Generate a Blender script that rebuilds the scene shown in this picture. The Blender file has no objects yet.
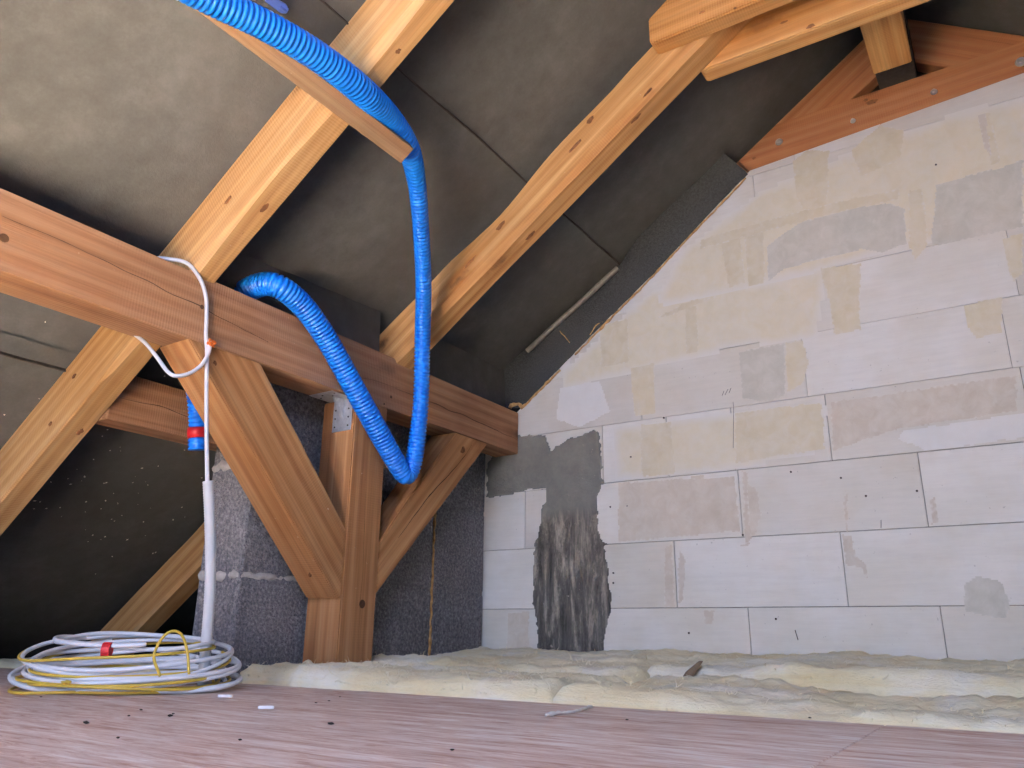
import bpy, bmesh, math, random
from mathutils import Vector, Matrix, noise
random.seed(7)
S = bpy.context.scene
COL = S.collection
Z0 = 0.15                       # the camera sits 0.15 m above the plywood deck; deck top is z = 0

# ------------------------------------------------------------------ camera
FPX = 779.16
MX = Matrix(((0.84243362, -0.154976, -0.51603105),
             (0.53869567, 0.26112348, 0.8010128),
             (0.01061006, -0.9527838, 0.30346409)))
cd = bpy.data.cameras.new('camera')
cam = bpy.data.objects.new('camera', cd)
COL.objects.link(cam)
cd.sensor_width = 36.0
cd.lens = FPX / 1024 * 36.0
cd.clip_start = 0.02
m = Matrix.Identity(4)
for r in range(3):
    m[r][0] = MX[r][0]
    m[r][1] = -MX[r][1]
    m[r][2] = -MX[r][2]
m[2][3] = Z0
cam.matrix_world = m
S.camera = cam

# ------------------------------------------------------------------ world, sun, exposure
S.view_settings.view_transform = 'Standard'
S.view_settings.look = 'None'
S.view_settings.gamma = 1.0
S.view_settings.use_curve_mapping = False
S.view_settings.exposure = 0.3
W = bpy.data.worlds.new('sky')
S.world = W
W.use_nodes = True
bg = W.node_tree.nodes['Background']
bg.inputs[0].default_value = (0.54, 0.66, 1.0, 1)
bg.inputs[1].default_value = 19.0
sl = bpy.data.lights.new('sun', 'SUN')
sl.energy = 520.0
sl.color = (1.0, 0.90, 0.66)
sl.angle = math.radians(1.0)
so = bpy.data.objects.new('sun', sl)
COL.objects.link(so)
so.rotation_euler = Vector((-1.60, 0.35, -2.05)).to_track_quat('-Z', 'Y').to_euler()

# the openings the daylight comes in by: a wide doorway in the gable behind the camera, a roof window in the right slope
DOOR = (-1.0, 0.2, 0.0, 1.6)          # x0, x1, z0, z1 in the gable at Y = YF
YF = -3.3
def portal(name, loc, rot, sx, sy):
    l = bpy.data.lights.new(name, 'AREA')
    l.shape = 'RECTANGLE'
    l.size = sx
    l.size_y = sy
    l.cycles.is_portal = True
    o = bpy.data.objects.new(name, l)
    COL.objects.link(o)
    o.location = loc
    o.rotation_euler = rot
    return o
portal('doorway_portal', ((DOOR[0] + DOOR[1]) / 2, YF - 0.08, (DOOR[2] + DOOR[3]) / 2), (math.radians(90), 0, 0),
       DOOR[1] - DOOR[0], DOOR[3] - DOOR[2])

RW = (.30, 1.05, -2.35, -.55)            # roof window in the right slope: x0, x1, y0, y1
portal('roof_window_portal', (.675 + .05, -1.45, 1.839 + Z0 + .07), (0, math.radians(35.2), 0), .92, 1.80)

# ------------------------------------------------------------------ geometry of the place (camera-origin metres, z + Z0 = world)
D = 2.94                         # gable wall face
ANG = math.radians(35.2)
U = Vector((math.cos(ANG), 0, math.sin(ANG)))      # up the left slope
N = Vector((-math.sin(ANG), 0, math.cos(ANG)))     # out of the left slope
NM = 2.03                        # membrane plane
NB = 1.847                       # underside of the rafters
XR = -0.12                       # ridge
XP = -1.853                      # face of the purlin

def ray(px, py):
    return MX @ Vector((px - 512, py - 384, FPX))
def onX(px, py, v):
    r = ray(px, py); return r * (v / r.x)
def onY(px, py, v):
    r = ray(px, py); return r * (v / r.y)
def onZ(px, py, v):
    r = ray(px, py); return r * (v / r.z)
def onN(px, py, v):
    r = ray(px, py); return r * (v / r.dot(N))
def un(u, n, y):
    p = U * u + N * n
    return Vector((p.x, y, p.z))

# ------------------------------------------------------------------ node helpers
class NT:
    def __init__(s, name):
        s.m = bpy.data.materials.new(name)
        s.m.use_nodes = True
        s.t = s.m.node_tree
        s.b = s.t.nodes['Principled BSDF']
        s.out = s.t.nodes['Material Output']
    def n(s, typ, **kw):
        nd = s.t.nodes.new(typ)
        for k, v in kw.items():
            if k.startswith('_'):
                setattr(nd, k[1:], v)
            else:
                key = int(k[1:]) if k[0] == 'i' and k[1:].isdigit() else k.replace('__', ' ')
                nd.inputs[key].default_value = v
        return nd
    def l(s, a, b):
        s.t.links.new(a, b)
    def obj(s, scale, rnd=True):
        tc = s.n('ShaderNodeTexCoord')
        mp = s.n('ShaderNodeMapping')
        mp.inputs['Scale'].default_value = scale
        s.l(tc.outputs['Object'], mp.inputs[0])
        if rnd:
            oi = s.n('ShaderNodeObjectInfo')
            mu = s.n('ShaderNodeMath', _operation='MULTIPLY', i1=37.0)
            s.l(oi.outputs['Random'], mu.inputs[0])
            cb = s.n('ShaderNodeCombineXYZ')
            for k in range(3):
                s.l(mu.outputs[0], cb.inputs[k])
            s.l(cb.outputs[0], mp.inputs['Location'])
        return mp.outputs[0]
    def noise(s, v, scale, detail=4, rough=.55, dist=0.0):
        nd = s.n('ShaderNodeTexNoise', Scale=scale, Detail=detail, Roughness=rough, Distortion=dist)
        s.l(v, nd.inputs['Vector'])
        return nd.outputs['Fac']
    def ramp(s, f, stops):
        nd = s.n('ShaderNodeValToRGB')
        e = nd.color_ramp.elements
        while len(e) < len(stops):
            e.new(.5)
        for q, (p, c) in zip(e, stops):
            q.position = p
            q.color = (c[0], c[1], c[2], 1) if hasattr(c, '__len__') else (c, c, c, 1)
        s.l(f, nd.inputs[0])
        return nd.outputs[0]
    def mix(s, a, b, f, mode='MIX'):
        nd = s.n('ShaderNodeMix', _data_type='RGBA', _blend_type=mode)
        for src, k in ((f, 0), (a, 6), (b, 7)):
            if hasattr(src, 'is_linked'):
                s.l(src, nd.inputs[k])
            elif hasattr(src, '__len__'):
                nd.inputs[k].default_value = (src[0], src[1], src[2], 1)
            else:
                nd.inputs[k].default_value = src
        return nd.outputs[2]
    def math(s, op, a, b=None):
        nd = s.n('ShaderNodeMath', _operation=op)
        for k, src in enumerate((a, b)):
            if src is None:
                continue
            if hasattr(src, 'is_linked'):
                s.l(src, nd.inputs[k])
            else:
                nd.inputs[k].default_value = src
        return nd.outputs[0]
    def bump(s, h, strength=.3, dist=.01, prev=None):
        nd = s.n('ShaderNodeBump', Strength=strength, Distance=dist)
        s.l(h, nd.inputs['Height'])
        if prev is not None:
            s.l(prev, nd.inputs['Normal'])
        s.l(nd.outputs[0], s.b.inputs['Normal'])
        return nd.outputs[0]
    def done(s, col, rough=.7, spec=.3):
        if hasattr(col, 'is_linked'):
            s.l(col, s.b.inputs['Base Color'])
        else:
            s.b.inputs['Base Color'].default_value = (*col, 1)
        s.b.inputs['Roughness'].default_value = rough
        s.b.inputs['Specular IOR Level'].default_value = spec
        return s.m

def wood(name, lo, mid, hi, saw=.25, knots=.8, streak=1.0):
    """grain runs along local X"""
    t = NT(name)
    v = t.obj((0.28, 9, 9))
    w = t.obj((1.0, 1.0, 1.0))
    warp = t.noise(v, 1.4, 3, .6, .4)
    wv = t.n('ShaderNodeTexWave', _wave_type='RINGS', _rings_direction='X', Scale=1.1, Distortion=3.2, Detail=2.0)
    wv.inputs['Detail Scale'].default_value = 1.2
    wv.inputs['Detail Roughness'].default_value = .6
    t.l(v, wv.inputs['Vector'])
    f1 = t.math('MULTIPLY', wv.outputs['Fac'], .20 * streak)
    f2 = t.math('MULTIPLY', warp, .9)
    f = t.math('ADD', f1, f2)
    col = t.ramp(f, [(.28, lo), (.52, mid), (.8, hi)])
    fine = t.noise(t.obj((3, 160, 160)), 1.0, 3, .6)
    col = t.mix(col, t.ramp(fine, [(.3, .62), (.65, 1.0)]), .55, 'MULTIPLY')
    midg = t.noise(t.obj((1.1, 42, 42)), 1.0, 4, .65, .3)
    col = t.mix(col, t.ramp(midg, [(.34, (.72, .60, .50)), (.58, (1.04, 1.03, 1.0))]), .65, 'MULTIPLY')
    blot = t.noise(w, 2.3, 4, .6)
    col = t.mix(col, t.ramp(blot, [(.33, (.74, .64, .56)), (.62, (1, 1, 1))]), .6, 'MULTIPLY')
    # knots: squeezed cells
    vo = t.n('ShaderNodeTexVoronoi', Scale=1.0, Randomness=1.0)
    t.l(t.obj((1.9, 5.2, 5.2)), vo.inputs['Vector'])
    kd = t.math('ADD', vo.outputs['Distance'], t.math('MULTIPLY', t.math('SUBTRACT', t.noise(w, 40, 2), .5), .10))
    km = t.ramp(kd, [(.075, 1.0), (.135, 0.0)])
    halo = t.ramp(kd, [(.12, 1.0), (.26, 0.0)])
    col = t.mix(col, (lo[0] * .75, lo[1] * .62, lo[2] * .5), t.math('MULTIPLY', halo, .55 * knots))
    col = t.mix(col, (.045, .02, .01), t.math('MULTIPLY', km, .85 * knots))
    # band-saw lines across the grain
    sw = t.n('ShaderNodeTexWave', _wave_type='BANDS', _bands_direction='X', Scale=38.0, Distortion=1.4, Detail=2.0)
    sw.inputs['Detail Scale'].default_value = 3.0
    t.l(t.obj((1, .25, .25)), sw.inputs['Vector'])
    pat = t.ramp(t.noise(w, 3.0, 3), [(.42, 0.0), (.62, 1.0)])
    sf = t.math('MULTIPLY', t.math('MULTIPLY', sw.outputs['Fac'], pat), saw)
    col = t.mix(col, (hi[0] * 1.15, hi[1] * 1.15, hi[2] * 1.2), sf)
    # plaster dust flecks
    fl = t.ramp(t.noise(w, 55, 3, .7), [(.72, 0.0), (.78, 1.0)])
    col = t.mix(col, (.75, .68, .58), t.math('MULTIPLY', fl, .5))
    hgt = t.math('ADD', t.math('MULTIPLY', fine, .5), t.math('MULTIPLY', sf, .8))
    t.bump(t.math('ADD', hgt, midg), .35, .004)
    return t.done(col, .72, .25)

MAT = {}
MAT['purlin'] = wood('timber_brown', (.19, .095, .048), (.30, .168, .094), (.39, .245, .158), saw=.34)
MAT['post'] = wood('timber_post', (.22, .105, .044), (.34, .18, .082), (.44, .26, .135), saw=.12, knots=.6)
MAT['brace'] = wood('timber_brace', (.25, .122, .048), (.37, .20, .09), (.46, .28, .14), saw=.18, knots=.5)
MAT['rafter'] = wood('timber_rafter', (.44, .24, .09), (.60, .38, .165), (.68, .475, .25), saw=.22)
MAT['tie'] = wood('timber_tie', (.42, .20, .065), (.57, .315, .115), (.65, .41, .175), saw=.2, knots=.6)
MAT['plank'] = wood('timber_plank', (.24, .105, .048), (.35, .165, .08), (.42, .225, .125), saw=.18, knots=.7)
MAT['batten'] = wood('timber_batten', (.13, .082, .05), (.215, .145, .09), (.30, .215, .145), saw=.1, knots=.3)
MAT['waney'] = wood('timber_waney', (.32, .15, .055), (.50, .29, .115), (.62, .41, .195), saw=.1, knots=1.0)

def m_membrane():
    t = NT('roof_membrane')
    w = t.obj((1, 1, 1))
    big = t.noise(w, 2.2, 4, .6)
    mid = t.noise(w, 16, 5, .65)
    fib = t.noise(w, 120, 3, .7)
    f = t.math('ADD', t.math('ADD', t.math('MULTIPLY', big, .45), t.math('MULTIPLY', mid, .4)), t.math('MULTIPLY', fib, .15))
    col = t.ramp(f, [(.30, (.033, .038, .043)), (.52, (.053, .060, .068)), (.74, (.084, .093, .103))])
    t.bump(t.math('ADD', t.math('MULTIPLY', mid, .6), fib), .18, .004)
    return t.done(col, .8, .25)
MAT['membrane'] = m_membrane()

def m_block():
    t = NT('aerated_block')
    w = t.obj((1, 1, 1))
    oi = t.n('ShaderNodeObjectInfo')
    tint = t.ramp(oi.outputs['Random'], [(0, (.71, .68, .605)), (.35, (.77, .745, .68)), (.75, (.81, .79, .735)), (1, (.68, .65, .585))])
    big = t.noise(w, 5.0, 4, .6)
    col = t.mix(tint, t.ramp(big, [(.35, (.87, .84, .76)), (.62, (1, 1, 1))]), .55, 'MULTIPLY')
    fine = t.noise(t.obj((6, 20, 60)), 1.2, 4, .7)
    col = t.mix(col, t.ramp(fine, [(.3, .88), (.6, 1.0)]), .5, 'MULTIPLY')
    pores = t.ramp(t.noise(w, 70, 2, .5), [(.725, 0.0), (.765, 1.0)])
    col = t.mix(col, (.22, .2, .18), t.math('MULTIPLY', pores, .35))
    t.bump(t.math('ADD', fine, t.math('MULTIPLY', big, .4)), .15, .003)
    return t.done(col, .85, .2)
MAT['block'] = m_block()

def m_plain(name, c1, c2, scale=12, rough=.8, bump=.2, bd=.004, spec=.25, detail=5):
    t = NT(name)
    w = t.obj((1, 1, 1))
    f = t.noise(w, scale, detail, .65)
    col = t.ramp(f, [(.32, c1), (.68, c2)])
    if bump:
        t.bump(f, bump, bd)
    return t.done(col, rough, spec)
MAT['mortar'] = m_plain('thin_bed_mortar', (.20, .18, .15), (.42, .39, .33), 30)

def m_smear(name, c1, c2, alpha, lo=.35, hi=.5, scale=9):
    t = NT(name)
    w = t.obj((1, 1, 1))
    f = t.noise(w, 14, 5, .65)
    col = t.ramp(f, [(.3, c1), (.7, c2)])
    g = t.noise(t.obj((1.0, 1.0, .6)), scale, 5, .65, .6)
    at = t.n('ShaderNodeAttribute', _attribute_name='cover')
    cv = t.math('MULTIPLY', at.outputs['Fac'], t.math('MULTIPLY', g, 2.0))
    br_ = t.noise(w, 18, 5, .7, .8)
    a = t.math('MULTIPLY', t.ramp(cv, [(.12, 0.0), (.55, 1.0)]), alpha)
    a = t.math('MULTIPLY', a, t.ramp(br_, [(.28, .5), (.6, 1.0)]))
    col = t.mix((.765, .74, .675), col, a)
    t.bump(f, .2, .003)
    return t.done(col, .85, .2)
MAT['smear_yellow'] = m_smear('yellow_adhesive', (.62, .55, .37), (.72, .65, .47), .9, .2, .36)
MAT['smear_grey'] = m_smear('grey_adhesive', (.50, .49, .41), (.60, .58, .50), .9, .24, .4)
MAT['smear_tan'] = m_smear('tan_adhesive', (.54, .47, .37), (.65, .58, .47), .85, .26, .42)
MAT['smear_warm_wash'] = m_smear('yellow_wash_warm_light', (.68, .61, .42), (.77, .70, .52), .8, .2, .5, 4)  # faint adhesive wash, spread wide to paint warm light onto the upper wall
MAT['smear_white'] = m_smear('white_filler', (.74, .73, .70), (.82, .81, .78), .75, .25, .4)

def m_parge():
    t = NT('dark_waterproof_render')
    w = t.obj((1, 1, 1))
    st = t.noise(t.obj((20, 20, 3.2)), 1.0, 6, .75, .4)
    sm = t.noise(w, 9, 5, .7)
    gr = t.noise(w, 110, 4, .75)
    geo = t.n('ShaderNodeNewGeometry')
    sep = t.n('ShaderNodeSeparateXYZ')
    t.l(geo.outputs['Position'], sep.inputs[0])
    rough = t.n('ShaderNodeMapRange')
    rough.inputs[1].default_value = .66
    rough.inputs[2].default_value = .60
    t.l(sep.outputs[2], rough.inputs[0])
    smooth = t.ramp(sm, [(.3, (.105, .118, .118)), (.7, (.17, .185, .18))])
    strk = t.ramp(st, [(.36, (.045, .046, .043)), (.5, (.12, .12, .11)), (.60, (.28, .27, .235)), (.72, (.44, .42, .37))])
    col = t.mix(smooth, strk, rough.outputs[0])
    wf = t.ramp(t.noise(w, 38, 4, .75), [(.66, 0.0), (.72, 1.0)])
    col = t.mix(col, (.5, .48, .42), t.math('MULTIPLY', wf, .6))
    t.bump(t.math('ADD', gr, t.math('MULTIPLY', st, 1.5)), .6, .006)
    return t.done(col, .75, .3)
MAT['parge'] = m_parge()

def m_concrete():
    t = NT('pumice_block')
    w = t.obj((1, 1, 1))
    vo = t.n('ShaderNodeTexVoronoi', Scale=120.0)
    t.l(w, vo.inputs['Vector'])
    big = t.noise(w, 4, 4, .6)
    gr = t.noise(w, 95, 4, .75)
    col = t.ramp(gr, [(.3, (.075, .08, .095)), (.5, (.19, .198, .22)), (.7, (.38, .385, .40))])
    col = t.mix(col, t.ramp(big, [(.35, .66), (.65, 1.0)]), .7, 'MULTIPLY')
    lime = t.ramp(t.noise(w, 7, 5, .75), [(.60, 0.0), (.76, 1.0)])
    col = t.mix(col, (.50, .49, .46), t.math('MULTIPLY', lime, .4))
    t.bump(t.math('ADD', gr, t.math('MULTIPLY', vo.outputs['Distance'], 1.0)), .8, .008)
    return t.done(col, .85, .25)
MAT['concrete'] = m_concrete()
MAT['joint'] = m_plain('lime_joint', (.30, .29, .27), (.50, .49, .46), 26, bump=.5, bd=.006)
MAT['graphite'] = m_plain('graphite_insulation', (.011, .015, .020), (.042, .050, .061), 150, .8, .6, .006)
MAT['foam'] = m_plain('polyurethane_foam', (.30, .15, .05), (.62, .42, .19), 40, .7, .5, .008)
MAT['rod'] = m_plain('grey_rod', (.10, .105, .11), (.16, .165, .17), 30, .5)
MAT['wrap'] = m_plain('black_felt', (.012, .012, .013), (.03, .03, .032), 40, .8)
MAT['steel'] = None
def m_metal(name, c, rough):
    t = NT(name)
    w = t.obj((1, 1, 1))
    f = t.noise(w, 60, 3)
    t.b.inputs['Metallic'].default_value = .55
    return t.done(t.ramp(f, [(.3, tuple(k * .75 for k in c)), (.7, c)]), rough, .5)
MAT['steel'] = m_metal('galvanised_steel', (.74, .76, .77), .38)
MAT['hole'] = m_plain('nail_head', (.03, .03, .03), (.07, .07, .07), 40)

def m_plastic(name, c, rough=.35, spec=.5, var=.85):
    t = NT(name)
    w = t.obj((1, 1, 1))
    f = t.noise(w, 20, 3)
    return t.done(t.ramp(f, [(.3, tuple(k * var for k in c)), (.7, c)]), rough, spec)
MAT['blue'] = m_plastic('blue_plastic', (.004, .18, .80), .36, .4, .92)
MAT['clip'] = m_plastic('blue_clip', (.14, .26, .78), .4)
MAT['red'] = m_plastic('red_tape', (.62, .016, .024), .45)
MAT['white'] = m_plastic('white_sheath', (.76, .77, .80), .42, .4, .92)
MAT['conduit'] = m_plastic('grey_conduit', (.58, .60, .62), .5, .35, .92)
MAT['yellow'] = m_plastic('yellow_sheath', (.70, .48, .07), .42, .4, .85)
MAT['orange'] = m_plastic('orange_string', (.80, .20, .04), .7, .2)
MAT['chip'] = m_plain('dark_chip', (.02, .014, .012), (.06, .04, .03), 60)
MAT['crack'] = m_plain('drying_crack', (.03, .014, .007), (.08, .04, .02), 30, .9, 0)
MAT['fleck'] = m_plain('plaster_fleck', (.6, .59, .56), (.75, .74, .71), 30, .9, 0)

def m_wool():
    t = NT('glass_wool')
    w = t.obj((1, 1, 1))
    big = t.noise(w, 3.2, 4, .6, .5)
    lay = t.noise(t.obj((2.5, 2.5, 30)), 1.0, 5, .7, .6)
    fib = t.noise(t.obj((22, 60, 60)), 1.6, 5, .75, 1.2)
    col = t.ramp(lay, [(.26, (.62, .46, .20)), (.40, (.82, .70, .40)), (.55, (.88, .82, .58)), (.72, (.90, .88, .76))])
    col = t.mix(col, t.ramp(big, [(.36, (.80, .66, .36)), (.5, (.90, .82, .56)), (.62, (.92, .90, .82))]), .55)
    col = t.mix(col, t.ramp(fib, [(.3, .84), (.6, 1.0)]), .6, 'MULTIPLY')
    t.bump(t.math('ADD', fib, t.math('MULTIPLY', lay, .5)), .55, .012)
    t.b.inputs['Sheen Weight'].default_value = .2
    return t.done(col, .95, .1)
MAT['wool'] = m_wool()

def m_deck():
    t = NT('plywood_deck')
    st = t.noise(t.obj((7.0, 46, 20)), 1.0, 6, .75, .9)
    st2 = t.noise(t.obj((1.3, 10, 6)), 1.0, 4, .6, 1.0)
    fine = t.noise(t.obj((24, 320, 60)), 1.0, 4, .7)
    col = t.ramp(st, [(.30, (.46, .28, .22)), (.45, (.68, .53, .46)), (.56, (.79, .71, .66)), (.68, (.86, .83, .81))])
    col = t.mix(col, t.ramp(st2, [(.36, (.76, .60, .54)), (.62, (1.0, .98, .97))]), .6, 'MULTIPLY')
    col = t.mix(col, t.ramp(fine, [(.32, .72), (.6, 1.0)]), .4, 'MULTIPLY')
    t.bump(t.math('ADD', st, fine), .3, .003)
    return t.done(col, .75, .25)
MAT['deck'] = m_deck()

# ------------------------------------------------------------------ object helpers
def tag(o, label=None, cat=None, group=None, kind=None):
    if label: o['label'] = label
    if cat: o['category'] = cat
    if group: o['group'] = group
    if kind: o['kind'] = kind
    return o

def setparent(o, parent):
    if parent is not None:
        o.parent = parent
        o.matrix_parent_inverse = parent.matrix_world.inverted()

def link(name, me, mat, parent=None, mw=None, smooth=False):
    o = bpy.data.objects.new(name, me)
    COL.objects.link(o)
    if mat and not me.materials:
        me.materials.append(MAT[mat])
    if smooth:
        me.polygons.foreach_set('use_smooth', [True] * len(me.polygons))
    if mw is not None:
        o.matrix_world = mw
    if parent is not None:
        o.parent = parent
        o.matrix_parent_inverse = Matrix.Identity(4)
        o.matrix_basis = parent_world(parent).inverted() @ (mw if mw is not None else Matrix.Identity(4))
    return o

WORLD = {}
def parent_world(p):
    return WORLD[p.name]

def make(name, bm, mat, origin, parent=None, x=None, z=None, smooth=False):
    """bm in camera-origin coordinates; origin in the same; x = grain axis"""
    R = Matrix.Identity(3)
    if x is not None:
        x = Vector(x).normalized()
        z = Vector(z) if z is not None else (Vector((0, 0, 1)) if abs(x.z) < .9 else Vector((1, 0, 0)))
        y = z.cross(x).normalized()
        z = x.cross(y).normalized()
        R = Matrix((x, y, z)).transposed()
    mw = Matrix.Translation(Vector(origin) + Vector((0, 0, Z0))) @ R.to_4x4()
    loc = Matrix.Translation(Vector(origin)) @ R.to_4x4()
    inv = loc.inverted()
    bmesh.ops.transform(bm, matrix=inv, verts=bm.verts)
    bmesh.ops.recalc_face_normals(bm, faces=bm.faces)
    me = bpy.data.meshes.new(name)
    bm.to_mesh(me)
    bm.free()
    o = link(name, me, mat, parent, mw, smooth)
    WORLD[o.name] = mw
    return o

def empty(name, origin, x=None):
    o = bpy.data.objects.new(name, None)
    COL.objects.link(o)
    mw = Matrix.Translation(Vector(origin) + Vector((0, 0, Z0)))
    o.matrix_world = mw
    WORLD[o.name] = mw
    o.empty_display_size = .05
    return o

def prism(pts, ext, bev=0.0, seg=1):
    bm = bmesh.new()
    ext = Vector(ext)
    a = [bm.verts.new(Vector(p)) for p in pts]
    b = [bm.verts.new(Vector(p) + ext) for p in pts]
    bm.faces.new(a)
    bm.faces.new(b[::-1])
    for i in range(len(a)):
        j = (i + 1) % len(a)
        bm.faces.new((a[i], b[i], b[j], a[j]))
    bmesh.ops.recalc_face_normals(bm, faces=bm.faces)
    if bev:
        bmesh.ops.bevel(bm, geom=list(bm.edges), offset=bev, segments=seg, affect='EDGES', clamp_overlap=True)
    return bm

def box(lo, hi, bev=0.0):
    return prism([(lo[0], lo[1], lo[2]), (hi[0], lo[1], lo[2]), (hi[0], hi[1], lo[2]), (lo[0], hi[1], lo[2])],
                 (0, 0, hi[2] - lo[2]), bev)

def tube(pts, rad, sides=10, caps=True):
    bm = bmesh.new()
    tube_into(bm, pts, rad, sides, caps)
    return bm

def tube_into(bm, pts, rad, sides=10, caps=True):
    n = len(pts)
    prev = None
    rings = []
    for i, p in enumerate(pts):
        T = (pts[min(i + 1, n - 1)] - pts[max(i - 1, 0)]).normalized()
        if prev is None:
            prev = T.orthogonal().normalized()
        prev = (prev - T * prev.dot(T)).normalized()
        B = T.cross(prev)
        r = rad[i] if hasattr(rad, '__len__') else rad
        rings.append([bm.verts.new(p + (prev * math.cos(2 * math.pi * k / sides) + B * math.sin(2 * math.pi * k / sides)) * r)
                      for k in range(sides)])
    for a, b in zip(rings, rings[1:]):
        for k in range(sides):
            bm.faces.new((a[k], a[(k + 1) % sides], b[(k + 1) % sides], b[k]))
    if caps:
        bm.faces.new(rings[0][::-1])
        bm.faces.new(rings[-1])

def spline(ctrl, n):
    """Catmull-Rom through ctrl, n samples per span, then even spacing"""
    P = [Vector(c) for c in ctrl]
    P = [P[0] * 2 - P[1]] + P + [P[-1] * 2 - P[-2]]
    out = []
    for i in range(1, len(P) - 2):
        for k in range(n):
            t = k / n
            a, b, c, d = P[i - 1:i + 3]
            out.append(.5 * ((2 * b) + (c - a) * t + (2 * a - 5 * b + 4 * c - d) * t * t + (3 * b - a - 3 * c + d) * t ** 3))
    out.append(P[-2])
    return out

def resample(pts, step):
    L = [0]
    for a, b in zip(pts, pts[1:]):
        L.append(L[-1] + (b - a).length)
    n = max(2, int(L[-1] / step))
    out, par, j = [], [], 0
    for i in range(n + 1):
        s = L[-1] * i / n
        while j < len(L) - 2 and L[j + 1] < s:
            j += 1
        f = (s - L[j]) / max(1e-9, L[j + 1] - L[j])
        out.append(pts[j].lerp(pts[j + 1], f))
        par.append((j + f) / (len(pts) - 1))
    return out, par

def fbm(p, s, o=4):
    return noise.fractal(Vector(p) * s, 1.0, 2.0, o)

# loft a sawn timber with a wavering edge: x axis along the length
def timber(p0, p1, side, up, w, h, wane=None, waver=.0025, n=48, seed=0.0):
    """p0,p1: centre of the underside's first edge line; side*w, up*h span the section. wane: chamfer fn(t)->size on the corner at p0/p1."""
    p0, p1, side, up = Vector(p0), Vector(p1), Vector(side), Vector(up)
    bm = bmesh.new()
    rings = []
    for i in range(n + 1):
        t = i / n
        c = p0.lerp(p1, t)
        cw = wane(t) if wane else (.003, .003, .003)
        a, b, dtop = cw
        def off(k):
            return noise.noise(Vector((t * 9 + seed, k * 7.3, seed))) * waver
        sec = [(a, 0), (w - .003, 0), (w, .003), (w, h - .003), (w - .003, h), (dtop, h), (0, h - dtop), (0, b)]
        rings.append([bm.verts.new(c + side * (x + off(k)) + up * (z + off(k + 20))) for k, (x, z) in enumerate(sec)])
    m_ = len(rings[0])
    for A, B in zip(rings, rings[1:]):
        for k in range(m_):
            bm.faces.new((A[k], A[(k + 1) % m_], B[(k + 1) % m_], B[k]))
    bm.faces.new(rings[0][::-1])
    bm.faces.new(rings[-1])
    return bm

def crack(name, pts, width, normal, parent, seed=0):
    """a thin wandering drying crack lying 0.6 mm proud of a timber face"""
    nrm = Vector(normal).normalized()
    P = resample(spline([Vector(p) for p in pts], 6), .02)[0]
    bm = bmesh.new()
    L, R = [], []
    for i, p in enumerate(P):
        t = i / (len(P) - 1)
        T = (P[min(i + 1, len(P) - 1)] - P[max(i - 1, 0)]).normalized()
        s = nrm.cross(T).normalized()
        wv = width * (.35 + .65 * math.sin(math.pi * t)) * (.6 + .8 * abs(noise.noise(Vector((i * .37, seed, 0)))))
        q = p + nrm * .0006 + s * noise.noise(Vector((i * .21, seed + 5, 0))) * .006
        L.append(bm.verts.new(q + s * wv * .5))
        R.append(bm.verts.new(q - s * wv * .5))
    for i in range(len(P) - 1):
        bm.faces.new((L[i], L[i + 1], R[i + 1], R[i]))
    return make(name, bm, 'crack', P[0], parent)

# ------------------------------------------------------------------ gable wall of aerated blocks
def clip(poly, a, b, c):
    """keep a*x + b*z <= c"""
    out = []
    for i, p in enumerate(poly):
        q = poly[(i + 1) % len(poly)]
        fp, fq = a * p[0] + b * p[1] - c, a * q[0] + b * q[1] - c
        if fp <= 0:
            out.append(p)
        if fp * fq < 0:
            s = fp / (fp - fq)
            out.append((p[0] + (q[0] - p[0]) * s, p[1] + (q[1] - p[1]) * s))
    return out
RK0, RK1 = (-1.854, .981), (-.72, 1.863)
rd = (RK1[0] - RK0[0], RK1[1] - RK0[1])
RA, RB = -rd[1], rd[0]
RC = RA * RK0[0] + RB * RK0[1]
def wallclip(poly, g=0.0):
    ln = math.hypot(RA, RB)
    poly = clip(poly, RA, RB, RC - g * ln)
    if len(poly) > 2:
        poly = clip(poly, -RA, RB, RC - 2 * RA * XR - g * ln)     # mirrored about the ridge
    if len(poly) > 2:
        poly = clip(poly, -.068, 1, 1.917 - g)                    # under the bolted plank
    return poly

wall = empty('wall_back', (-.12, D, -.4))
tag(wall, 'pale aerated-concrete block gable wall rising under the roof slope', 'wall', kind='structure')
pl = wallclip([(-3.9, -.405), (3.7, -.405), (3.7, 2.4), (-3.9, 2.4)], .004)
make('mortar_bed', prism([(x, D + .007, z) for x, z in pl], (0, .17, 0)), 'mortar', (-.12, D, -.4), wall)
ZC = [-.405, -.155, .095, .347, .600, .850, 1.098, 1.346, 1.594, 1.842, 2.09]
JX = [[-3.0, -2.35, -1.75, -1.13, -.5, .12, .75, 1.37, 2.0, 2.6],
      [-2.74, -2.11, -1.489, -.864, -.245, .38, 1.0, 1.63, 2.25],
      [-3.0, -2.35, -1.75, -1.133, -.521, .105, .73, 1.35, 1.98],
      [-2.74, -2.11, -1.818, -1.48, -.862, -.243, .38, 1.0, 1.62],
      [-2.35, -1.75, -1.43, -1.14, -.872, -.519, .093, .72, 1.34],
      [-1.87, -1.246, -.578, .073, .70, 1.3],
      [-1.58, -.961, -.426, .131, .75],
      [-1.39, -.768, -.153, .47, 1.0],
      [-.702, -.481, .123, .5],
      [-.53, -.2, .33]]
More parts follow.
